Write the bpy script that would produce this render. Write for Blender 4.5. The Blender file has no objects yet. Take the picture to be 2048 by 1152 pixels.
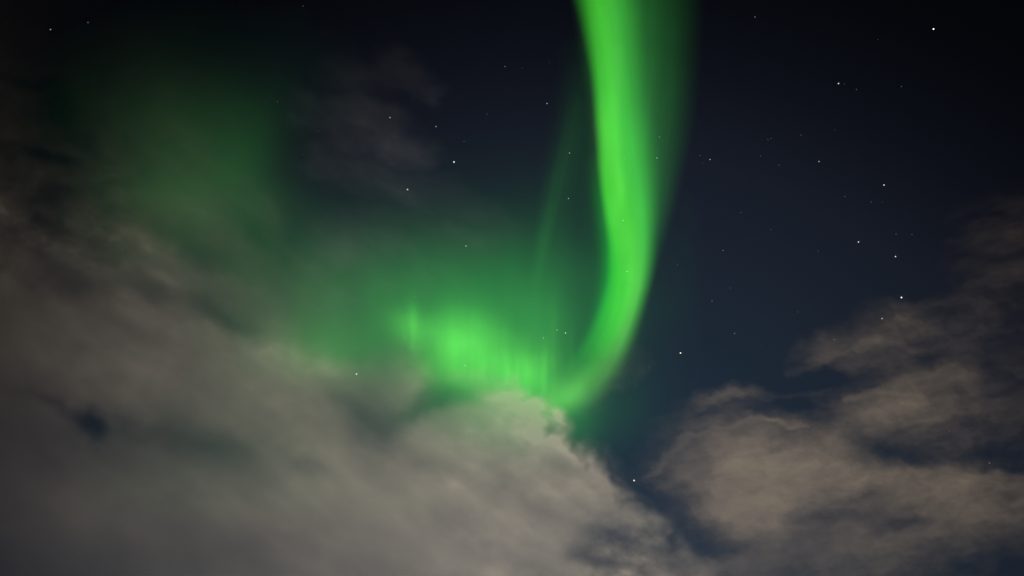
import bpy, math
import numpy as np
from mathutils import Vector, Matrix

# ------------------------------------------------------------------ camera
sc = bpy.context.scene
PITCH = math.radians(42.0)                  # the lens looks well up: no horizon in view
HFOV = math.radians(70.0)
EYE = np.array((0.0, 0.0, 1.7))
cam = bpy.data.objects.new('camera', bpy.data.cameras.new('camera'))
sc.collection.objects.link(cam)
cam.location = EYE
cam.rotation_euler = (math.radians(90) + PITCH, 0, 0)
cam.data.sensor_width = 36.0
cam.data.angle = HFOV
cam.data.clip_start = 0.1
cam.data.clip_end = 400000.0
sc.camera = cam

# ------------------------------------------------------------------ sky (night, airglow low down)
w = bpy.data.worlds.new('World')
sc.world = w
w.use_nodes = True
nt = w.node_tree
nt.nodes.clear()
N = nt.nodes.new
out, bg = N('ShaderNodeOutputWorld'), N('ShaderNodeBackground')
tc, dot, ramp = N('ShaderNodeTexCoord'), N('ShaderNodeVectorMath'), N('ShaderNodeValToRGB')
nrm = N('ShaderNodeVectorMath'); nrm.operation = 'NORMALIZE'
dot.operation = 'DOT_PRODUCT'
GLOW = Vector((math.sin(math.radians(3)) * math.cos(math.radians(18)),
               math.cos(math.radians(3)) * math.cos(math.radians(18)), math.sin(math.radians(18))))
dot.inputs[1].default_value = GLOW
nt.links.new(tc.outputs['Generated'], nrm.inputs[0])
nt.links.new(nrm.outputs[0], dot.inputs[0])
nt.links.new(dot.outputs['Value'], ramp.inputs[0])
nt.links.new(ramp.outputs[0], bg.inputs[0])
nt.links.new(bg.outputs[0], out.inputs[0])
cr = ramp.color_ramp
cr.interpolation = 'B_SPLINE'
SKY = [(0.40, (0.0003, 0.0004, 0.0006)), (0.65, (0.0012, 0.0015, 0.0024)), (0.75, (0.0040, 0.0049, 0.0088)),
       (0.83, (0.0095, 0.0125, 0.0215)), (0.92, (0.0120, 0.0200, 0.0330)), (1.0, (0.0160, 0.0320, 0.0560))]
while len(cr.elements) < len(SKY):
    cr.elements.new(0.5)
for e, (p, c) in zip(cr.elements, SKY):
    e.position = p
    e.color = (*c, 1)
bg.inputs[1].default_value = 1.0

# ------------------------------------------------------------------ one weak warm light (added low behind the camera in place of town glow)
sun = bpy.data.objects.new('sun', bpy.data.lights.new('sun', 'SUN'))
sc.collection.objects.link(sun)
sun.data.energy = 5.0
sun.data.angle = math.radians(0.5)
sun.data.color = (1.0, 0.85, 0.665)
SUN_DIR = Vector((0.06, 1.0, -0.05)).normalized()       # the way the light travels: low from behind, across the sky ahead
sun.rotation_euler = SUN_DIR.to_track_quat('-Z', 'Y').to_euler()

vs = sc.view_settings
vs.view_transform = 'Standard'
vs.look = 'None'
vs.exposure = 0.0
vs.gamma = 1.0
vs.use_curve_mapping = False
cy = sc.cycles
cy.transparent_max_bounces = 96
cy.volume_bounces = 0
cy.max_bounces = 6
cy.use_denoising = True

# ------------------------------------------------------------------ helpers
F_PX = 1024.0 / math.tan(HFOV / 2)          # focal length in pixels of the 2048 px wide photograph
RIGHT = np.array((1.0, 0, 0))
UP = np.array((0, -math.sin(PITCH), math.cos(PITCH)))
FWD = np.array((0, math.cos(PITCH), math.sin(PITCH)))


PHASE = -0.55                                # back-scatter puts the outward fade of town glow into the cloud material


def ray(px, py):
    d = FWD + (px - 1024.0) / F_PX * RIGHT - (py - 576.0) / F_PX * UP
    return d / np.linalg.norm(d)


def to_px(P):
    d = P - EYE
    f = d @ FWD
    return 1024.0 + F_PX * (d @ RIGHT) / f, 576.0 - F_PX * (d @ UP) / f


def tag(o, label=None, cat=None, group=None, kind=None):
    for k, v in (('label', label), ('category', cat), ('group', group), ('kind', kind)):
        if v:
            o[k] = v
    return o


def s2l(v):
    v = np.asarray(v, float) / 255.0
    return np.where(v <= 0.04045, v / 12.92, ((np.maximum(v, 0) + 0.055) / 1.055) ** 2.4)


def sstep(a, b, x):
    t = np.clip((x - a) / (b - a), 0, 1)
    return t * t * (3 - 2 * t)


def vnoise(x, y, seed=0):
    """smooth gradient noise, about -1..1"""
    xi, yi = np.floor(x), np.floor(y)
    fx, fy = x - xi, y - yi

    def g(ix, iy, dx, dy):
        h = np.sin(ix * 127.1 + iy * 311.7 + seed * 74.7) * 43758.5453
        a = (h - np.floor(h)) * 2 * math.pi
        return np.cos(a) * dx + np.sin(a) * dy
    ux, uy = (fx ** 3 * (fx * (fx * 6 - 15) + 10)), (fy ** 3 * (fy * (fy * 6 - 15) + 10))
    a = g(xi, yi, fx, fy) * (1 - ux) + g(xi + 1, yi, fx - 1, fy) * ux
    b = g(xi, yi + 1, fx, fy - 1) * (1 - ux) + g(xi + 1, yi + 1, fx - 1, fy - 1) * ux
    return 1.5 * (a * (1 - uy) + b * uy)


def fbm(x, y, octaves=5, gain=0.5, seed=0):
    s, a, t = 0.0, 1.0, 0.0
    for k in range(octaves):
        ca, sa = math.cos(0.6 * k), math.sin(0.6 * k)
        s = s + a * vnoise((ca * x - sa * y) * 2.0 ** k, (sa * x + ca * y) * 2.0 ** k, seed + 13 * k)
        t += a
        a *= gain
    return s / t * 1.4


def stroke(x, y, pts, amp=None):
    """a soft brush stroke: pts = (x, y, half width, amount) along a line; the widest amount wins"""
    best = np.zeros_like(x)
    if len(pts) == 1:
        (x0, y0, w0, a0), = pts
        return a0 * np.exp(-((x - x0) ** 2 + (y - y0) ** 2) / (w0 * w0))
    for (x0, y0, w0, a0), (x1, y1, w1, a1) in zip(pts[:-1], pts[1:]):
        dx, dy = x1 - x0, y1 - y0
        t = np.clip(((x - x0) * dx + (y - y0) * dy) / (dx * dx + dy * dy), 0, 1)
        r2 = (x - x0 - t * dx) ** 2 + (y - y0 - t * dy) ** 2
        wd, am = w0 + t * (w1 - w0), a0 + t * (a1 - a0)
        v = am * np.exp(-r2 / (wd * wd))
        best = np.where(np.abs(v) > np.abs(best), v, best)
    return best


def blob(x, y, x0, y0, sx, sy, a, rot=0.0):
    c, s = math.cos(math.radians(rot)), math.sin(math.radians(rot))
    u, v = c * (x - x0) + s * (y - y0), -s * (x - x0) + c * (y - y0)
    return a * np.exp(-0.5 * ((u / sx) ** 2 + (v / sy) ** 2))


def inside(x, y, poly):
    """signed distance to a closed outline, positive inside"""
    d2 = np.full(x.shape, 1e18)
    sgn = np.zeros(x.shape, bool)
    P = list(poly)
    for (x0, y0), (x1, y1) in zip(P, P[1:] + P[:1]):
        dx, dy = x1 - x0, y1 - y0
        t = np.clip(((x - x0) * dx + (y - y0) * dy) / (dx * dx + dy * dy + 1e-9), 0, 1)
        d2 = np.minimum(d2, (x - x0 - t * dx) ** 2 + (y - y0 - t * dy) ** 2)
        if dy != 0:
            hit = ((y0 > y) != (y1 > y)) & (x < (x1 - x0) * (y - y0) / dy + x0)
            sgn ^= hit
    d = np.sqrt(d2)
    return np.where(sgn, d, -d)


def largest(q):
    """only the biggest connected patch of cells"""
    lab = np.zeros(q.shape, int)
    best, size, n = 0, 0, 0
    for s0 in zip(*np.nonzero(q)):
        if lab[s0]:
            continue
        n += 1
        lab[s0] = n
        todo, cnt = [s0], 0
        while todo:
            i, j = todo.pop()
            cnt += 1
            for a, b in ((i + 1, j), (i - 1, j), (i, j + 1), (i, j - 1)):
                if 0 <= a < q.shape[0] and 0 <= b < q.shape[1] and q[a, b] and not lab[a, b]:
                    lab[a, b] = n
                    todo.append((a, b))
        if cnt > size:
            best, size = n, cnt
    return lab == best


def body(name, field, box, centre, dist, lean, turn, step, unit, cut, sway, sway_size, bowl, mat, tmin, seed=0, parent=None, lit=0.0):
    """A closed lumpy body standing in the sky: a leaning, gently bowed and swaying sheet that swells and thins.
    box = the part of the sky it fills, centre/dist = where its middle hangs; field gives how bright it looks from
    below: glowing air is as thick as it is bright, lit cloud as thick as it takes to scatter that much light."""
    d = ray(*centre)
    U = np.cross(d, (0, 0, 1.0)); U /= np.linalg.norm(U)
    V = np.cross(U, d)
    Mt = np.array((Matrix.Rotation(math.radians(turn), 3, Vector(V)) @ Matrix.Rotation(math.radians(lean), 3, Vector(U))))
    U, V, Nn = Mt @ U, Mt @ V, Mt @ d
    C = EYE + d * dist
    us, vs_ = [], []
    for px, py in ((box[0], box[1]), (box[2], box[1]), (box[0], box[3]), (box[2], box[3])):
        r = ray(px, py)
        P = EYE + r * ((C - EYE) @ Nn) / (r @ Nn) - C
        us.append(P @ U); vs_.append(P @ V)
    st = step * dist / F_PX
    nu, nv = int((max(us) - min(us)) / st) + 2, int((max(vs_) - min(vs_)) / st) + 2
    u = np.linspace(min(us), max(us), nu); v = np.linspace(min(vs_), max(vs_), nv)
    uu, vv = np.meshgrid(u, v, indexing='ij')
    off = sway * fbm(uu / sway_size + 5.3, vv / sway_size + 1.7, 3, 0.4, seed + 90)
    if bowl:
        off = off - (uu ** 2 + vv ** 2) / (2 * bowl * dist)
    P = C + uu[..., None] * U + vv[..., None] * V + off[..., None] * Nn
    px, py = to_px(P)
    f = np.asarray(field(px, py))
    m = 45.0                                                        # nothing ends at a straight edge inside the picture
    for q, lo, hi in ((px, box[0], box[2]), (py, box[1], box[3])):
        f = f * sstep(lo, lo + m, q) * (1 - sstep(hi - m, hi, q))
    gu, gv = np.gradient(P, axis=0), np.gradient(P, axis=1)
    nn = np.cross(gu, gv); nn /= np.linalg.norm(nn, axis=-1, keepdims=True)
    look = (P - EYE) / np.linalg.norm(P - EYE, axis=-1, keepdims=True)
    mu = np.clip(np.abs((nn * look).sum(-1)), 0.25, 1)
    if lit:
        sd = np.array(SUN_DIR)
        mu0 = np.clip(np.abs(nn @ sd), 0.2, 1)
        r = 1 + mu / mu0
        ph = (1 - PHASE * PHASE) / (4 * math.pi) * (1 + PHASE * PHASE - 2 * PHASE * (-(look @ sd))) ** -1.5
        full = sun.data.energy * ph / r
        l = s2l(f) * (0.66 if lit < 0.4 else 0.80) / lit
        f = -np.log(1 - np.clip(l / full, 0, 0.96)) / r
    T = np.maximum(f - cut, 0) * unit * mu
    on = T > 0
    quad = on[:-1, :-1] | on[1:, :-1] | on[:-1, 1:] | on[1:, 1:]
    quad = largest(quad)
    need = np.zeros((nu, nv), bool)
    need[:-1, :-1] |= quad; need[1:, :-1] |= quad; need[:-1, 1:] |= quad; need[1:, 1:] |= quad
    if need.sum() == 0:
        raise ValueError(name)
    T = T + tmin
    front = (P - 0.5 * T[..., None] * Nn)[need]
    back = (P + 0.5 * T[..., None] * Nn)[need]
    nf = len(front)
    idx = -np.ones((nu, nv), int)
    idx[need] = np.arange(nf)
    co = np.concatenate([front, back])
    base = co.mean(0)
    i, j = np.nonzero(quad)
    a = np.stack([idx[i + 1, j], idx[i + 1, j + 1], idx[i, j + 1], idx[i, j]], 1)
    # rim: walls between front and back wherever a quad has no neighbour
    qp = np.pad(quad, 1)
    walls = []
    for di, dj, c0, c1 in ((1, 0, (1, 0), (1, 1)), (0, 1, (1, 1), (0, 1)), (-1, 0, (0, 1), (0, 0)), (0, -1, (0, 0), (1, 0))):
        k = ~qp[1 + i + di, 1 + j + dj]
        p, q = idx[i[k] + c0[0], j[k] + c0[1]], idx[i[k] + c1[0], j[k] + c1[1]]
        walls.append(np.stack([q, p, p + nf, q + nf], 1))
    ta = np.concatenate([a[:, [0, 1, 2]], a[:, [0, 2, 3]]])          # the same diagonals in front and behind: the two never cross
    wl = np.concatenate(walls)
    tri = np.concatenate([ta, ta[:, ::-1] + nf, wl[:, [0, 1, 2]], wl[:, [0, 2, 3]]])
    co = co - base
    me = bpy.data.meshes.new(name)
    me.vertices.add(len(co)); me.vertices.foreach_set('co', co.astype(np.float32).ravel())
    me.loops.add(tri.size); me.loops.foreach_set('vertex_index', tri.astype(np.int32).ravel())
    me.polygons.add(len(tri))
    me.polygons.foreach_set('loop_start', np.arange(0, tri.size, 3, dtype=np.int32))
    me.update(calc_edges=True)
    me.materials.append(mat)
    o = bpy.data.objects.new(name, me)
    sc.collection.objects.link(o)
    if parent is not None:
        o.parent = parent
        o.location = Vector(base) - parent.location
    else:
        o.location = base
    return o


def skin(nt, lo):
    """the outermost, almost clear skin of a cloud or a glow: uneven, a per cent or less of what passes is held back"""
    tc, nz, mp = nt.nodes.new('ShaderNodeTexCoord'), nt.nodes.new('ShaderNodeTexNoise'), nt.nodes.new('ShaderNodeMapRange')
    tr = nt.nodes.new('ShaderNodeBsdfTransparent')
    nz.inputs['Scale'].default_value = 0.004
    mp.inputs['To Min'].default_value = lo
    mp.inputs['To Max'].default_value = 1.0
    nt.links.new(tc.outputs['Object'], nz.inputs['Vector'])
    nt.links.new(nz.outputs['Fac'], mp.inputs['Value'])
    nt.links.new(mp.outputs['Result'], tr.inputs['Color'])
    return tr


def cloud_mat(name, colour, density):
    m = bpy.data.materials.new(name); m.use_nodes = True
    nt = m.node_tree; nt.nodes.clear()
    o = nt.nodes.new('ShaderNodeOutputMaterial')
    s = nt.nodes.new('ShaderNodeVolumeScatter')
    s.inputs['Color'].default_value = (*colour, 1)
    s.inputs['Density'].default_value = density
    s.inputs['Anisotropy'].default_value = PHASE
    nt.links.new(s.outputs[0], o.inputs['Volume'])
    nt.links.new(skin(nt, 0.995).outputs[0], o.inputs['Surface'])
    return m


def glow_mat(name, colour, strength):
    m = bpy.data.materials.new(name); m.use_nodes = True
    nt = m.node_tree; nt.nodes.clear()
    o = nt.nodes.new('ShaderNodeOutputMaterial')
    e = nt.nodes.new('ShaderNodeEmission')
    e.inputs['Color'].default_value = (*colour, 1)
    e.inputs['Strength'].default_value = strength
    nt.links.new(e.outputs[0], o.inputs['Volume'])
    nt.links.new(skin(nt, 0.997).outputs[0], o.inputs['Surface'])
    return m


# ------------------------------------------------------------------ ground
def ground():
    me = bpy.data.meshes.new('ground')
    n, R = 40, 120000.0
    g = np.linspace(-1, 1, n)
    g = np.sign(g) * np.abs(g) ** 3 * R
    X, Y = np.meshgrid(g, g, indexing='ij')
    Z = np.where(np.hypot(X, Y) > 200, 25 * vnoise(X / 3000, Y / 3000, 3) * np.clip((np.hypot(X, Y) - 200) / 3000, 0, 1), 0) - 0.0
    co = np.stack([X, Y, Z], -1).reshape(-1, 3)
    ii = np.arange(n * n).reshape(n, n)
    q = np.stack([ii[:-1, :-1], ii[1:, :-1], ii[1:, 1:], ii[:-1, 1:]], -1).reshape(-1, 4)
    me.from_pydata(co.tolist(), [], q.tolist())
    m = bpy.data.materials.new('tundra'); m.use_nodes = True
    nt = m.node_tree
    b = nt.nodes['Principled BSDF']; b.inputs['Roughness'].default_value = 0.9
    tc, nz, rp = nt.nodes.new('ShaderNodeTexCoord'), nt.nodes.new('ShaderNodeTexNoise'), nt.nodes.new('ShaderNodeValToRGB')
    nz.inputs['Scale'].default_value = 0.2; nz.inputs['Detail'].default_value = 8
    rp.color_ramp.elements[0].color = (0.02, 0.022, 0.015, 1); rp.color_ramp.elements[1].color = (0.06, 0.055, 0.04, 1)
    nt.links.new(tc.outputs['Object'], nz.inputs['Vector']); nt.links.new(nz.outputs['Fac'], rp.inputs[0]); nt.links.new(rp.outputs[0], b.inputs['Base Color'])
    me.materials.append(m)
    o = bpy.data.objects.new('ground', me); sc.collection.objects.link(o)
    tag(o, kind='structure')


ground()

# ------------------------------------------------------------------ clouds
DENS, UNIT = 0.08, 12.5     # 12.5 m of cloud = optical depth 1


TAB = np.array([  # bank brightness; dimming towards the left edge is put in as thinner cloud
    # 0  128  256  384  512  640  768  896 1024 1152 1280 1408 1536
    [12,   5,   2,   2,   0,   0,   0,   0,   0,   0,   0,   0,   0],
    [19,   8,  14,  14,   8,   6,   0,   0,   0,   0,   0,   0,   0],
    [30,  18,  30,  38,  20,   8,   0,   0,   0,   0,   0,   0,   0],
    [46,  36,  46,  47,  40,  14,   8,   4,   0,   0,   0,   0,   0],
    [51,  50,  53,  57,  55,  42,  34,  20,   0,   0,   0,   0,   0],
    [56,  62,  66,  72,  76,  70,  46,  40,   0,   0,   0,   0,   0],
    [54,  62,  74,  88, 104, 104, 104, 100, 114, 112, 100,  80,  80],
    [50,  60,  68,  76,  94, 108, 108, 120, 130, 128, 110, 100,  90],
    [52,  67,  80,  89,  97, 109, 115, 124, 131, 131, 118, 100,  70],
    [43,  54,  64,  76,  88, 103, 114, 128, 135, 126, 105,  80,  60],
    [42,  54,  60,  68,  80,  95, 110, 124, 130, 120, 100,  80,  60]], float)


def table(x, y, TAB, x0=0.0, y0=0.0, cell=128.0):
    """smooth (Catmull-Rom) reading of a coarse brightness table"""
    gx, gy = np.clip((x - x0) / cell, 0, TAB.shape[1] - 1.001), np.clip((y - y0) / cell, 0, TAB.shape[0] - 1.001)
    ix, iy = np.floor(gx).astype(int), np.floor(gy).astype(int)
    fx, fy = gx - ix, gy - iy

    def wts(t):
        return (-0.5 * t + t * t - 0.5 * t ** 3, 1 - 2.5 * t * t + 1.5 * t ** 3, 0.5 * t + 2 * t * t - 1.5 * t ** 3, -0.5 * t * t + 0.5 * t ** 3)
    wx, wy = wts(fx), wts(fy)
    s = 0
    for a in range(4):
        for b in range(4):
            s = s + wx[a] * wy[b] * TAB[np.clip(iy + b - 1, 0, TAB.shape[0] - 1), np.clip(ix + a - 1, 0, TAB.shape[1] - 1)]
    return np.maximum(s, 0)


BANK = [(-700, -500), (200, -200), (600, 200), (680, 360), (780, 480), (850, 570), (866, 650), (870, 712), (880, 752), (960, 744), (1012, 762),
        (1080, 794), (1118, 848), (1160, 886), (1205, 930), (1240, 975), (1264, 1003), (1306, 1012), (1338, 1052), (1356, 1092),
        (1430, 1146), (1540, 1320), (1800, 1800), (-700, 1800), (-700, -200)]


def bank(x, y):
    # edges and folds are ragged: bend the coordinates a little
    k = sstep(820, 1000, x)
    wx = x + (26 - 14 * k) * fbm(x / 210, y / 170, 4, 0.5, 3) + 7 * fbm(x / 48, y / 40, 3, 0.5, 4)
    wy = y + (24 - 12 * k) * fbm(x / 190, y / 160, 4, 0.5, 5) + 7 * fbm(x / 45, y / 42, 3, 0.5, 6)
    L = table(wx, wy, TAB) * (1 - 0.20 * (1 - sstep(330, 520, y)))
    # folds drawn out from upper left to lower right, finer and stronger near the cloud's edges
    u, v = (x * 0.83 + y * 0.55), (-x * 0.55 + y * 0.83)
    up = 1 - sstep(420, 640, y)
    n1 = fbm(u / 330, v / 120, 4, 0.5, 11)
    n2 = fbm(u / 120, v / 70, 4, 0.5, 12)
    L = L * (1 + (0.10 + 0.20 * up) * n1 + (0.05 + 0.05 * up) * n2)
    L = L * (1 + 0.34 * up * sstep(330, 180, x) * fbm(wx / 62, wy / 40, 5, 0.58, 15))
    L = L * (1 + 0.05 * fbm(wx / 95, wy / 60, 5, 0.55, 14) * (0.5 + k))
    # openings and folds one can point to
    for b in ((174, 853, 25, 19, -50, 25), (190, 872, 12, 14, -22, 0), (102, 812, 30, 11, -15, 25), (60, 795, 24, 9, -4, 20),
              (330, 872, 90, 22, -13, 8), (440, 884, 60, 16, -9, 12), (258, 838, 25, 16, -10, 0),
              (840, 812, 40, 13, -32, -24), (792, 836, 22, 10, -6, -20), (752, 846, 36, 14, -20, 18), (700, 808, 36, 11, -12, 34),
              (912, 782, 48, 17, -52, -10), (866, 735, 14, 30, -36, 0), (796, 742, 36, 34, 30, 0), (802, 790, 36, 18, 8, 0), (690, 752, 42, 16, 12, 0),
              (670, 700, 66, 22, -16, 12), (610, 650, 50, 24, -10, 30),
              (612, 940, 40, 18, -13, 0), (875, 940, 44, 13, -7, 12), (840, 905, 60, 18, -6, 20), (1010, 955, 60, 22, -5, 0),
              (470, 640, 36, 16, -15, 38), (420, 606, 34, 15, -14, 30), (300, 590, 40, 14, -9, 20), (150, 570, 50, 16, -6, 10),
              (505, 690, 60, 26, 9, 20), (340, 655, 110, 26, 5, 10), (250, 735, 100, 26, 6, 15),
              (118, 215, 46, 17, -15, 48), (84, 314, 38, 10, -22, 14), (140, 330, 30, 8, -10, 20), (128, 392, 52, 12, -14, -10), (92, 437, 24, 8, -10, 18), (180, 300, 16, 40, -6, 20),
              (48, 155, 40, 8, -10, 0), (130, 470, 40, 16, -8, 20), (60, 345, 34, 14, 6, 35),
              (390, 505, 46, 14, -14, 40), (445, 525, 44, 13, -13, 30), (500, 462, 40, 14, -16, 40), (590, 480, 26, 40, -18, -20),
              (345, 560, 46, 18, 9, 25), (560, 450, 50, 11, 13, 52), (610, 520, 55, 12, 10, 48), (330, 495, 60, 15, 8, 25),
              (1150, 985, 60, 24, 3, 0), (1190, 1085, 50, 26, -20, 0), (1240, 1068, 40, 14, -12, 20), (1180, 1118, 34, 12, -34, 8), (1215, 1124, 24, 10, -24, 0),
              (1270, 1092, 34, 16, -14, 30), (1310, 1085, 26, 16, -12, 40), (1340, 1116, 24, 14, -18, 20)):
        L = L + blob(wx, wy, b[0], b[1], b[2], b[3], b[4], b[5])
    d = inside(wx, wy, BANK)
    soft = 17 + 110 * sstep(900, 720, x)
    tip = fbm(x / 34, y / 28, 5, 0.6, 21)
    d = d + 14 + 20 * (np.abs(fbm(x / 90 + 3.1, y / 84, 3, 0.45, 25)) * 1.8 - 0.45) * k + 6 * tip * k + 13 * fbm(x / 90, y / 70, 4, 0.55, 24) * k
    m = sstep(-0.8 * soft, soft * 2.4, d)
    t = np.maximum(L, 0) * m ** 0.7
    # ragged low right corner of the bank
    fr = sstep(1130, 1230, x) * sstep(1000, 1090, y)
    t = t * (1 + 0.40 * fr * fbm(x / 55, y / 34, 5, 0.6, 22))
    return np.maximum(t, 0)


RTAB = np.array([
    # x from 1216 in steps of 64, y from 512 in steps of 64
    [0,  0,  0,  0,  0,  0,  0,  0,  0,  0,  0,  4, 10, 12],
    [0,  0,  0,  0,  0,  0,  0,  0,  0,  0,  8, 20, 22, 16],
    [0,  0,  0,  0,  0,  0,  0,  2, 22, 48, 44, 38, 28, 18],
    [0,  0,  0,  0,  0,  0, 30, 56, 58, 48, 38, 40, 30, 22],
    [0,  0,  0,  2,  6,  6, 10, 20, 50, 72, 72, 58, 50, 38],
    [0,  2, 22, 58, 60, 48, 42, 54, 78, 76, 72, 56, 48, 40],
    [0, 10, 56, 76, 96, 92, 84, 82, 66, 44, 46, 44, 28, 24],
    [0, 26, 72, 88, 102, 104, 98, 92, 88, 84, 80, 80, 72, 64],
    [0,  4, 36, 84, 108, 106, 92, 76, 72, 70, 76, 78, 74, 66],
    [0,  8, 42, 50, 72, 78, 70, 68, 72, 68, 64, 54, 42, 28],
    [54, 70, 66, 64, 62, 60, 54, 62, 52, 44, 34, 22, 14, 6],
    [60, 60, 60, 60, 56, 52, 48, 54, 46, 40, 30, 20, 14, 8]], float)


def right_cloud(x, y):
    wx = x + 26 * fbm(x / 130, y / 95, 5, 0.55, 31) + 8 * fbm(x / 34, y / 24, 4, 0.6, 32)
    wy = y + 20 * fbm(x / 120, y / 100, 5, 0.55, 33) + 7 * fbm(x / 36, y / 26, 4, 0.6, 34)
    L = table(wx, wy, RTAB, 1216.0, 512.0, 64.0)
    for s in (
        # the pointed streak on top, the shelf, the rounded left rim and the sharp upper edges
        ((1578, 738, 12, 34), (1650, 716, 20, 60), (1740, 694, 24, 66), (1800, 690, 22, 54), (1880, 705, 26, 44)),
        ((1750, 664, 14, 38), (1795, 640, 18, 54), (1860, 658, 24, 48)),
        ((1372, 832, 18, 46), (1405, 800, 18, 62), (1460, 790, 20, 66), (1530, 800, 14, 50), (1600, 786, 8, 34), (1660, 776, 8, 34)),
        ((1296, 948, 16, 56), (1335, 915, 22, 74), (1376, 878, 22, 76), (1430, 858, 20, 82), (1520, 850, 18, 82), (1600, 862, 20, 84)),
        ((1300, 962, 26, 52), (1360, 985, 30, 70), (1400, 1030, 28, 78)),
        ((1690, 800, 22, 66), (1760, 790, 30, 82), (1850, 785, 26, 80)),
        ((1640, 950, 24, 92), (1740, 955, 22, 88), (1880, 950, 24, 82), (2060, 950, 30, 68)),
        ((1700, 1080, 18, 72), (1800, 1066, 24, 72), (1920, 1045, 30, 76), (2080, 1030, 34, 66)),
        ((1310, 1085, 12, 40), (1400, 1118, 16, 54), (1490, 1118, 18, 52), (1570, 1130, 16, 50)),
        ((1600, 1140, 16, 56), (1655, 1128, 18, 62), (1700, 1145, 20, 54)),
        ((1700, 1136, 9, 30), (1850, 1124, 10, 34), (1990, 1100, 9, 30)),
    ):
        L = np.maximum(L, stroke(wx, wy, s)) + 0.0
    for b in ((1592, 812, 40, 13, -30, 10), (1680, 750, 60, 15, -30, 8), (1860, 722, 40, 12, -20, -10), (1770, 744, 34, 12, -16, 0),
              (1785, 905, 50, 16, -24, 12), (1850, 925, 40, 11, -26, 0), (1960, 905, 60, 14, -16, 0), (2020, 935, 40, 10, -30, 0), (1740, 885, 30, 18, -14, 40),
              (1805, 1043, 40, 10, -17, -8), (1700, 1035, 60, 12, -16, -10), (1620, 1030, 30, 14, -10, 20), (1720, 1000, 40, 11, -12, -14),
              (1480, 1092, 34, 13, -15, 8), (1385, 1090, 36, 18, -30, 10), (1300, 1000, 20, 20, -20, 0), (1405, 945, 26, 10, -7, -30),
              (1990, 740, 34, 18, -14, 0), (2030, 775, 30, 14, -18, 0), (1960, 845, 44, 12, -12, 10), (1895, 790, 30, 10, -12, 0), (1500, 826, 30, 7, -26, 0), (1890, 620, 26, 10, -16, 0)):
        L = L + blob(wx, wy, b[0], b[1], b[2], b[3], b[4], b[5])
    # torn structure: billows inside, combed wisps outside, drawn along the wind
    u, v = x * 0.97 - y * 0.22, x * 0.22 + y * 0.97
    n1 = fbm(wx / 110, wy / 64, 5, 0.55, 41)
    n2 = fbm(u / 90, v / 26, 5, 0.6, 42)
    n3 = fbm(wx / 40, wy / 26, 4, 0.6, 44)
    L = L * (1 + 0.13 * n1 + 0.10 * n2 + 0.08 * n3)
    L = np.where(L > 96, 96 + 14 * np.tanh((L - 96) / 22), L)            # the thick middle evens out
    thin = sstep(2, 14, L) * (1 - sstep(40, 80, L))
    L = L + thin * (8 * n2 + 7 * n1 + 7 * n3)
    return 1.10 * np.maximum(L, 0) * sstep(3, 22, L)


def rag_field(strokes, sx, sy, seed, comb=0.35, rot=0.0):
    c, s = math.cos(math.radians(rot)), math.sin(math.radians(rot))

    def f(x, y):
        wx = x + 24 * fbm(x / 110, y / 90, 5, 0.55, seed) + 6 * fbm(x / 30, y / 26, 3, 0.6, seed + 1)
        wy = y + 20 * fbm(x / 110, y / 90, 5, 0.55, seed + 2) + 6 * fbm(x / 30, y / 26, 3, 0.6, seed + 3)
        L = np.zeros_like(x)
        for st in strokes:
            L = np.maximum(L, stroke(wx, wy, st))
        u, v = c * x + s * y, -s * x + c * y
        n = fbm(u / sx, v / sy, 5, 0.58, seed + 4)
        L = L * (1 + comb * 1.6 * n)
        return np.maximum(L, 0) * sstep(4, 20, L)
    return f


CLOUD = cloud_mat('cloud_droplets', (0.36, 0.354, 0.322), DENS)
AURORA_LIT = cloud_mat('aurora_lit_cloud', (0.36, 0.42, 0.51), DENS)  # cool aurora light on the thin cloud, put into its colour
BROWN = cloud_mat('town_lit_cloud_droplets', (0.48, 0.416, 0.336), DENS)  # browner than the bank: warm town glow put into the scatter colour
GRP = 'clouds across the night sky'
tag(body('cloud_bank', bank, (-420, -300, 1700, 1520), (620, 760), 2600, 18, 6, 4.0, UNIT, 0.002, 70, 1200, 1.6, CLOUD, 0.03, 1, lit=0.36),
    'wide smooth grey cloud bank filling the lower left below the green glow', 'cloud', GRP)
tag(body('broken_cloud', right_cloud, (1120, 500, 2420, 1520), (1640, 900), 3200, 20, -6, 2.8, UNIT, 0.002, 70, 900, 2, BROWN, 0.03, 2, lit=0.48),
    'torn brownish cloud with ragged streaks filling the lower right corner', 'cloud', GRP)
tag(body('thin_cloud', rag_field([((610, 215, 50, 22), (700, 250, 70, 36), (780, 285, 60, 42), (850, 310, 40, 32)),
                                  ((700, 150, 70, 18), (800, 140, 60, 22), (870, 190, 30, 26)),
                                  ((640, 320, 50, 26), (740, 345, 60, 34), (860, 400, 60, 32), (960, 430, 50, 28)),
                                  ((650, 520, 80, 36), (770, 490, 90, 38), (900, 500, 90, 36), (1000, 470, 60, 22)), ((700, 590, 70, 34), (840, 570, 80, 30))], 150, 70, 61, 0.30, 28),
         (480, 30, 1120, 720), (760, 330), 4200, 15, 3, 4.0, UNIT, 0.0015, 60, 700, 2, AURORA_LIT, 0.03, 3, lit=0.36),
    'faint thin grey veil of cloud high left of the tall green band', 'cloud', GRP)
tag(body('cloud_wisp', rag_field([((1225, 770, 22, 24), (1260, 735, 30, 34), (1290, 715, 26, 26)), ((1190, 800, 20, 18), (1235, 775, 24, 30))], 40, 24, 71, 0.5, -40),
         (1120, 640, 1400, 900), (1245, 760), 3000, 12, 0, 2.6, UNIT, 0.002, 20, 200, 0, CLOUD, 0.03, 4, lit=0.36),
    'small ragged wisp of cloud beside the lower end of the green band', 'cloud', GRP)
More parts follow.
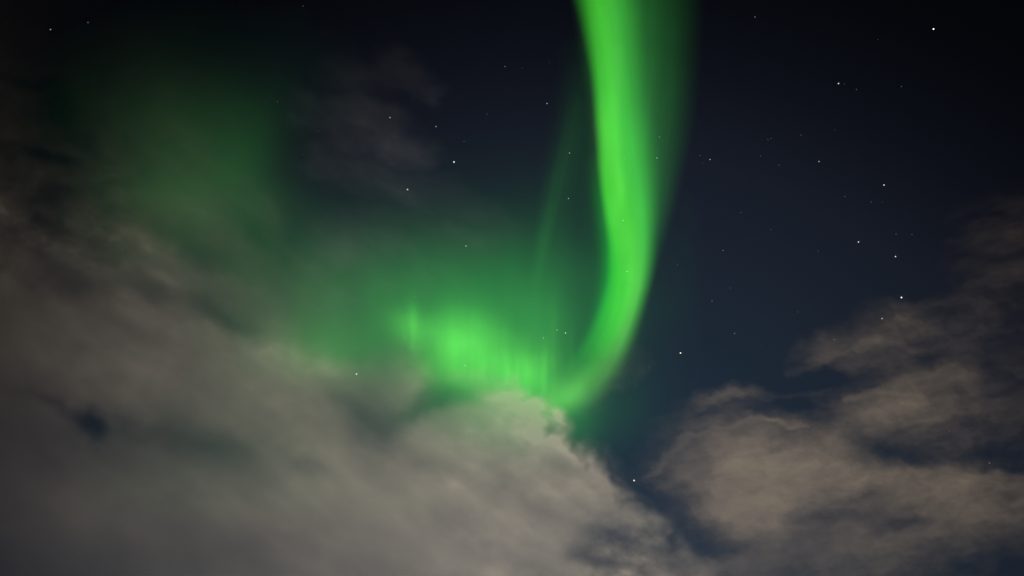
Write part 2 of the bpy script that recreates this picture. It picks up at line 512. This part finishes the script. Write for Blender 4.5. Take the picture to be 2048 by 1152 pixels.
tag(body('cloud_wisp', rag_field([((1196, 886, 12, 30), (1214, 908, 18, 44), (1236, 938, 20, 42), (1262, 985, 18, 30))], 34, 18, 75, 0.4, 50),
         (1110, 800, 1360, 1080), (1225, 925), 2500, 12, 0, 2.4, UNIT, 0.002, 20, 200, 0, CLOUD, 0.03, 6, lit=0.36),
    'little torn shred of cloud floating off the cloud bank at the dark notch', 'cloud', GRP)
tag(body('cloud_streak', rag_field([((1890, 520, 30, 16), (1960, 480, 50, 30), (2120, 460, 70, 42)), ((1900, 430, 40, 10), (2120, 400, 60, 22)),
                                    ((1930, 545, 34, 20), (2120, 520, 50, 36))], 110, 34, 81, 0.45, -18),
         (1740, 240, 2420, 640), (1930, 460), 3800, 15, -4, 3.4, UNIT, 0.002, 40, 400, 0, BROWN, 0.03, 5, lit=0.48),
    'dim brown streak of cloud at the right edge above the torn cloud', 'cloud', GRP)

# ------------------------------------------------------------------ aurora
AUNIT = 520.0              # metres of glowing air for a brightness of one


def curve(y, pts):
    yy = np.array([p[0] for p in pts], float); xx = np.array([p[1] for p in pts], float)
    # smooth (monotone enough) cubic reading
    out = np.interp(y, yy, xx)
    for k in (18.0, -18.0, 36.0, -36.0):
        out = out + np.interp(y + k, yy, xx)
    return out / 5.0


LEFT = [(-120, 1128), (0, 1166), (60, 1176), (150, 1189), (250, 1196), (350, 1201), (420, 1210), (480, 1222), (530, 1226), (580, 1221), (630, 1209), (680, 1188), (720, 1164), (760, 1130), (800, 1095), (850, 1050)]
CORE = [(-120, 1228), (0, 1243), (100, 1249), (200, 1256), (300, 1268), (400, 1284), (460, 1289), (520, 1288), (580, 1280), (640, 1262), (690, 1243), (740, 1218), (790, 1182), (830, 1130), (870, 1080)]
FAR = [(-120, 1404), (0, 1398), (150, 1392), (250, 1384), (350, 1364), (450, 1341), (550, 1312), (650, 1276), (750, 1226), (850, 1150)]


def streaks(x, y, seed):
    return fbm(x / 26, y / 700, 3, 0.6, seed)


def band_core(x, y):
    xl, xc = curve(y, LEFT), curve(y, CORE)
    el = np.interp(y, [-100, 0, 150, 400, 560, 700, 800], [28, 24, 13, 10, 15, 32, 40])
    er = np.interp(y, [-100, 0, 200, 300, 400, 480, 600, 700, 800], [46, 42, 42, 46, 36, 26, 22, 26, 34])
    pk = np.interp(y, [-100, 0, 90, 200, 320, 450, 560, 620, 680, 720, 760, 800, 832, 860], [.28, .33, .37, .41, .50, .54, .54, .51, .36, .19, .14, .13, .05, 0])
    rise = sstep(-el, el, x - xl)
    fall = 1 - sstep(-er, er * 1.25, x - xc)
    s = (x - xl) / np.maximum(xc - xl, 20)
    shape = 0.90 + 0.16 * np.exp(-((s - 0.42) / 0.3) ** 2)
    return pk * rise * fall * shape * (1 + 0.06 * streaks(x - xl, y, 5) + 0.06 * fbm((x - xl) / 11, y / 420, 3, 0.6, 7) + 0.07 * fbm(x / 60, y / 260, 3, 0.5, 6))


def band_fringe(x, y):
    xl, xc, xf = curve(y, LEFT), curve(y, CORE), curve(y, FAR)
    t = (x - xc) / np.maximum(xf - xc, 15)
    am = np.interp(y, [-100, 0, 100, 250, 400, 520, 640, 740, 800], [.12, .14, .18, .21, .21, .13, .05, .02, 0])
    f = am * sstep(-0.7, 0.05, t) * np.clip(1 - t / 0.9, 0, 1) ** 1.9 + 0.036 * am / .2 * sstep(-.4, .2, t) * (1 - sstep(0.62, 1.12, t))
    return f * (1 + 0.10 * streaks(x - xf, y, 9))


def band_edge(x, y):
    xl = curve(y, LEFT)
    # saturated edge on the hollow side of the bend and the dim glow left of the band
    e = np.interp(y, [300, 420, 520, 600, 680, 740], [0, .10, .18, .16, .06, 0])
    f = e * np.exp(-((x - xl + 4) / 16) ** 2)
    g = np.interp(y, [120, 350, 500, 640, 720, 800], [.006, .022, .032, .036, .03, .0])
    f = f + g * np.exp(-((x - xl + 4) / 46) ** 2) * (x < xl + 60)
    return f


def band_pale(x, y):
    f = stroke(x, y, [(1180, -420, 40, .04), (1196, -80, 34, .05), (1212, 60, 30, .05), (1216, 170, 24, .05), (1211, 250, 20, .10), (1220, 330, 24, .08), (1244, 430, 30, .07), (1266, 520, 24, .12),
                      (1270, 570, 18, .15), (1258, 630, 17, .15), (1240, 690, 20, .14), (1212, 735, 26, .13), (1165, 778, 32, .13), (1120, 805, 30, .09)])
    f = f + stroke(x, y, [(1236, 100, 10, .03), (1232, 200, 12, .05), (1236, 300, 12, .04), (1240, 380, 12, .06), (1228, 440, 14, .03)])
    f = f + blob(x, y, 1135, 790, 34, 22, .09, -25)
    return f * (1 + 0.16 * fbm(x / 40, y / 110, 4, 0.55, 8))


def curtain_glow(x, y):
    wx = x + 10 * fbm(x / 120, y / 120, 3, 0.5, 51)
    f = 0
    for b in ((945, 640, 150, 85, .15), (900, 590, 180, 70, .055), (660, 625, 120, 66, .042), (800, 535, 220, 66, .014), (560, 800, 140, 100, .014), (620, 960, 260, 100, .012), (1085, 640, 60, 100, .045),
              (560, 600, 110, 80, .014), (1000, 800, 130, 50, .10), (1130, 560, 80, 130, .010), (940, 470, 200, 80, .010), (1030, 850, 100, 45, .09), (1155, 840, 22, 36, .04), (680, 700, 110, 45, .08)):
        f = f + blob(wx, y, *b)
    return f * (1 + 0.10 * fbm(x / 55, y / 420, 3, 0.55, 52))


def curtain_rays(x, y):
    wx = x + 6 * fbm(x / 60, y / 200, 3, 0.5, 55)
    f = 0
    for b in ((930, 692, 46, 46, .36, 20), (900, 662, 40, 30, .10, 0), (988, 716, 50, 40, .22, 20), (1050, 742, 46, 34, .28, 15), (1080, 755, 20, 40, .05, 0), (1010, 770, 70, 30, .16, 15),
              (808, 650, 27, 24, .13, 30), (828, 655, 8, 34, .12, 0), (860, 668, 40, 22, .12, 20), (640, 712, 60, 34, .05, 0), (1085, 700, 40, 60, .08, 0), (880, 735, 44, 26, .16, 0)):
        f = f + blob(wx, y, *b)
    r = streaks(x, y, 57)
    for x0, y0, y1, w0, a in ((828, 600, 700, 7, .05), (812, 622, 684, 6, .05), (846, 650, 700, 7, .03), (966, 690, 758, 8, .03), (1016, 700, 768, 5, .055), (1037, 668, 782, 9, .03),
                              (1061, 715, 788, 5, .045), (1092, 665, 786, 6, .085), (1110, 560, 730, 9, .020), (1148, 610, 745, 6, .018), (912, 610, 735, 10, .03)):
        f = f + stroke(x + 0.04 * (y - y0), y, [(x0, y0, w0 * 1.3, 0.0), (x0, y0 * .4 + y1 * .6, w0, a), (x0, y1 - 6, w0, a), (x0, y1 + 8, w0, 0)])
    return f * (1 + 0.09 * r + 0.10 * fbm(x / 11 + fbm(x / 50, y / 90, 2, 0.5, 59), y / 150, 3, 0.6, 58) * sstep(960, 1040, x) + 0.10 * fbm(x / 70, y / 60, 3, 0.5, 60))


def patch(x, y):
    wx = x + 30 * fbm(x / 200, y / 200, 3, 0.5, 65); wy = y + 30 * fbm(x / 200, y / 200, 3, 0.5, 66)
    f = 0
    for b in ((385, 335, 115, 105, .028), (500, 330, 46, 80, .018), (440, 430, 130, 70, .027), (300, 230, 130, 90, .004), (360, 385, 70, 26, .010), (500, 520, 130, 50, .008), (560, 200, 90, 90, .003)):
        f = f + blob(wx, wy, *b)
    return f * (1 - 0.55 * sstep(480, 650, x + 0.12 * (y - 300)) * sstep(440, 330, y) * sstep(170, 300, y))


def streak(x, y):
    f = stroke(x, y, [(1076, 560, 11, .012), (1088, 480, 14, .042), (1108, 380, 18, .026), (1134, 280, 24, .014), (1158, 160, 30, .004)])
    f = f + stroke(x, y, [(1118, 520, 24, .008), (1132, 360, 26, .014), (1160, 220, 26, .006)])
    return f * (1 + 0.25 * fbm(x / 12 + y / 60, y / 300, 3, 0.5, 77))


def aurora(name, centre, dist, label):
    e = bpy.data.objects.new(name, None)
    sc.collection.objects.link(e)
    e.location = Vector(EYE + ray(*centre) * dist)
    return tag(e, label, 'aurora', 'northern lights')


G_CORE = glow_mat('aurora_bright_green', (0.075, 1.0, 0.03), 1.0 / AUNIT)
G_FRINGE = glow_mat('aurora_dark_green', (0.12, 1.0, 0.16), 1.0 / AUNIT)
G_EDGE = glow_mat('aurora_pure_green', (0.0, 1.0, 0.035), 1.0 / AUNIT)
G_PALE = glow_mat('aurora_whitish_green', (0.34, 1.0, 0.18), 1.0 / AUNIT)
G_CURT = glow_mat('aurora_pale_green', (0.15, 1.0, 0.085), 1.0 / AUNIT)
G_DIM = glow_mat('aurora_dim_green', (0.09, 1.0, 0.14), 1.0 / AUNIT)

e = aurora('aurora_band', (1245, 830), 21000, 'tall vivid green aurora band curving down from the top to the clouds')
body('core', band_core, (1030, -420, 1420, 900), (1240, 400), 21000, 14, 10, 3.0, AUNIT, 0.001, 700, 5000, 2, G_CORE, 0.35, 11, e)
body('fringe', band_fringe, (1030, -420, 1480, 900), (1260, 400), 22500, 14, 10, 3.5, AUNIT, 0.001, 700, 5000, 2, G_FRINGE, 0.35, 12, e)
body('inner_edge', band_edge, (1030, 60, 1400, 900), (1220, 500), 22200, 14, 10, 3.0, AUNIT, 0.001, 700, 5000, 2, G_EDGE, 0.35, 12, e)
body('pale_folds', band_pale, (1030, -420, 1420, 900), (1240, 400), 20000, 14, 10, 3.0, AUNIT, 0.001, 700, 5000, 2, G_PALE, 0.35, 18, e)
e = aurora('aurora_curtain', (930, 800), 24000, 'wide glowing green aurora curtain just above the grey cloud bank')
body('rays', curtain_rays, (480, 520, 1200, 900), (940, 690), 24000, 10, -8, 3.0, AUNIT, 0.001, 500, 4000, 2, G_CURT, 0.35, 13, e)
body('glow', curtain_glow, (130, 220, 1420, 1060), (880, 640), 26000, 10, -8, 6.0, AUNIT, 0.0006, 800, 6000, 2, G_DIM, 0.35, 14, e)
tag(body('aurora_patch', patch, (-60, -70, 960, 760), (400, 350), 23000, 12, 6, 7.0, AUNIT, 0.0005, 600, 5000, 2, G_DIM, 0.35, 15),
    'dim diffuse green aurora patch in the upper left behind thin cloud', 'aurora', 'northern lights')
tag(body('aurora_streak', streak, (1010, 60, 1260, 660), (1110, 400), 25000, 12, 0, 3.0, AUNIT, 0.0005, 300, 3000, 2, G_DIM, 0.35, 16),
    'thin faint green aurora ray leaning close left of the tall band', 'aurora', 'northern lights')

# ------------------------------------------------------------------ stars: (x, y, brightness class, label)
STARS = [
    (101, 59, 4, 'lone amber star in the black top left corner'),
    (176, 45, 3, 'dim star up and right of the amber corner star'),
    (606, 12, 2, 'dim star at the very top edge, left of centre'),
    (555, 203, 3, 'star at the upper right rim of the dim green patch'),
    (554, 258, 1, 'barely visible star right inside the dim green patch'),
    (658, 208, 1, 'barely visible star at the upper tip of the thin veil cloud'),
    (780, 235, 5, 'bright star on the upper edge of the thin veil cloud'),
    (637, 262, 2, 'dim star on the left part of the thin veil cloud'),
    (605, 309, 2, 'dim star between the dim green patch and the veil cloud'),
    (872, 253, 4, 'clear star just right of the thin veil cloud'),
    (974, 228, 2, 'dim star alone in dark sky between veil cloud and green band'),
    (1010, 133, 3, 'star in dark sky high left of the tall green band'),
    (928, 283, 2, 'dim star right above the bright white star beside the veil cloud'),
    (1044, 137, 1, 'barely visible star right of the star high left of the band'),
    (1099, 125, 1, 'barely visible star close left of the band near the top'),
    (1094, 207, 4, 'clear star left of the band, highest clear one beside it'),
    (1139, 306, 4, 'upper star of two on the faint leaning green ray'),
    (1137, 397, 4, 'lower star of two on the faint leaning green ray'),
    (1113, 561, 2, 'dim star in the dark green gap below the faint ray'),
    (1249, 317, 3, 'pale star in the bright middle of the green band'),
    (1314, 316, 4, 'clear star on the dim right half of the green band'),
    (1319, 274, 3, 'star above the clear one on the band\'s dim right half'),
    (1345, 355, 1, 'barely visible star near the outer right rim of the band'),
    (1246, 441, 4, 'star inside the narrowing bright part of the green band'),
    (1254, 543, 4, 'lowest star inside the bright green band'),
    (1355, 530, 2, 'dim star in dark sky close right of the bending band'),
    (1510, 34, 3, 'star at the top edge right of the green band'),
    (1867, 58, 6, 'brightest white star alone high in the black upper right'),
    (1756, 79, 1, 'barely visible star left of the brightest upper right star'),
    (1677, 167, 5, 'bright star leading a short row in the upper right'),
    (1689, 168, 1, 'barely visible star touching the bright star of the upper right row'),
    (1713, 179, 2, 'dim star ending the short row in the upper right'),
    (1803, 173, 2, 'dim lone star below the brightest upper right star'),
    (1602, 270, 2, 'dim star right of the close faint pair'),
    (1670, 260, 1, 'barely visible star far right of the close faint pair'),
    (1536, 279, 2, 'left one of the close faint pair right of the band'),
    (1542, 277, 2, 'right one of the close faint pair right of the band'),
    (1400, 311, 2, 'upper dim star of the little triangle right of the band'),
    (1420, 319, 4, 'brightest star of the little triangle right of the band'),
    (1406, 326, 1, 'faintest star of the little triangle right of the band'),
    (1521, 312, 2, 'dim star below the close faint pair'),
    (1558, 330, 2, 'dim smeared star left of the clear star in mid right sky'),
    (1638, 323, 4, 'clear star in the middle of the right hand sky'),
    (1768, 370, 5, 'bright star above a row of two faint ones, right sky'),
    (1690, 393, 2, 'dim star left of the row of two faint ones'),
    (1742, 404, 2, 'left one of two faint stars under a bright star'),
    (1764, 404, 1, 'right fainter one of two faint stars under a bright star'),
    (1482, 425, 2, 'dim star alone halfway between band and right hand stars'),
    (1542, 459, 2, 'dim smeared star in empty middle right sky'),
    (1446, 501, 3, 'star in empty dark sky right of the band\'s bend'),
    (1636, 502, 2, 'dim star left of the two bright stars above the torn cloud'),
    (1717, 484, 5, 'bright star, left of two above the torn right cloud'),
    (1791, 513, 5, 'bright star, right of two above the torn right cloud'),
    (1792, 468, 2, 'dim star right above the right bright star of the two'),
    (1824, 469, 2, 'dim star at the left end of the brown cloud streak'),
    (1461, 576, 2, 'dim star above a slightly brighter one, right of the bend'),
    (1424, 602, 3, 'star below a dim one, right of the band\'s bend'),
    (1595, 624, 2, 'dim lone star in sky left above the torn cloud streak'),
    (1469, 667, 3, 'star up and right of the lone reddish star'),
    (1361, 706, 6, 'bright lone reddish white star right of the band\'s lower end'),
    (1523, 690, 1, 'barely visible star left of the torn cloud\'s pointed tip'),
    (1803, 595, 6, 'brightest star close above the torn right cloud'),
    (1764, 637, 5, 'bright star touching the top edge of the torn right cloud'),
    (1730, 669, 2, 'dim star on the torn cloud\'s upper edge'),
    (1669, 679, 3, 'star just above the torn cloud\'s pointed tip'),
    (1299, 734, 2, 'dim star at the right end of the small ragged wisp'),
    (1273, 772, 2, 'dim star under the small ragged wisp'),
    (1114, 660, 4, 'top star of three in the right end of the glowing curtain'),
    (1131, 666, 5, 'brightest of three stars in the right end of the curtain'),
    (1087, 676, 4, 'left star of three in the right end of the curtain'),
    (830, 594, 3, 'dim star above the curtain\'s left lobe'),
    (930, 731, 4, 'star at the bottom of the curtain\'s brightest glow'),
    (932, 492, 5, 'bright star alone in the dim green above the curtain'),
    (908, 324, 6, 'brilliant white star right of the thin veil cloud'),
    (815, 379, 6, 'brilliant yellowish star below the thin veil cloud'),
    (851, 388, 2, 'dim companion right of the brilliant yellowish star'),
    (657, 390, 1, 'left one of two barely visible stars in the dark green gap'),
    (667, 391, 1, 'right one of two barely visible stars in the dark green gap'),
    (412, 423, 2, 'dim blurred star inside the dim green patch'),
    (713, 748, 6, 'bright star shining through the middle of the grey cloud bank'),
    (595, 966, 2, 'dim star shining through the lower grey cloud bank'),
    (1268, 961, 6, 'brilliant star in the dark notch between the two large clouds'),
    (1899, 862, 2, 'dim star showing through the middle of the torn right cloud'),
    (1979, 926, 3, 'star in the dark gap near the torn cloud\'s right edge'),
]


def star_mesh(name, r):
    me = bpy.data.meshes.new(name)
    import bmesh
    bm = bmesh.new()
    bmesh.ops.create_icosphere(bm, subdivisions=2, radius=r)
    bm.to_mesh(me); bm.free()
    return me


STAR_D = 60000.0
SIZE = {1: 29, 2: 31, 3: 34, 4: 38, 5: 42, 6: 48}
LUM = {1: 0.05, 2: 0.11, 3: 0.24, 4: 0.48, 5: 0.92, 6: 1.7}
TINT = {0: (0.92, 0.96, 1.0), 1: (1.0, 0.97, 0.90), 2: (1.0, 0.86, 0.66)}
smesh = {}
for n, (px, py, b, label) in enumerate(STARS):
    t = 2 if (px, py) in ((101, 59), (815, 379), (1361, 706)) else (1 if b >= 4 and n % 3 == 0 else 0)
    if (b, t) not in smesh:
        m = bpy.data.materials.new('starlight'); m.use_nodes = True
        nt = m.node_tree; nt.nodes.clear()
        o, e = nt.nodes.new('ShaderNodeOutputMaterial'), nt.nodes.new('ShaderNodeEmission')
        e.inputs['Color'].default_value = (*TINT[t], 1); e.inputs['Strength'].default_value = LUM[b]
        nt.links.new(e.outputs[0], o.inputs['Surface'])
        m.cycles.emission_sampling = 'NONE'
        me = star_mesh('star', SIZE[b]); me.materials.append(m)
        smesh[(b, t)] = me
    o = bpy.data.objects.new('star', smesh[(b, t)])
    sc.collection.objects.link(o)
    o.location = EYE + ray(px, py) * STAR_D
    tag(o, label, 'star', 'stars in the night sky')
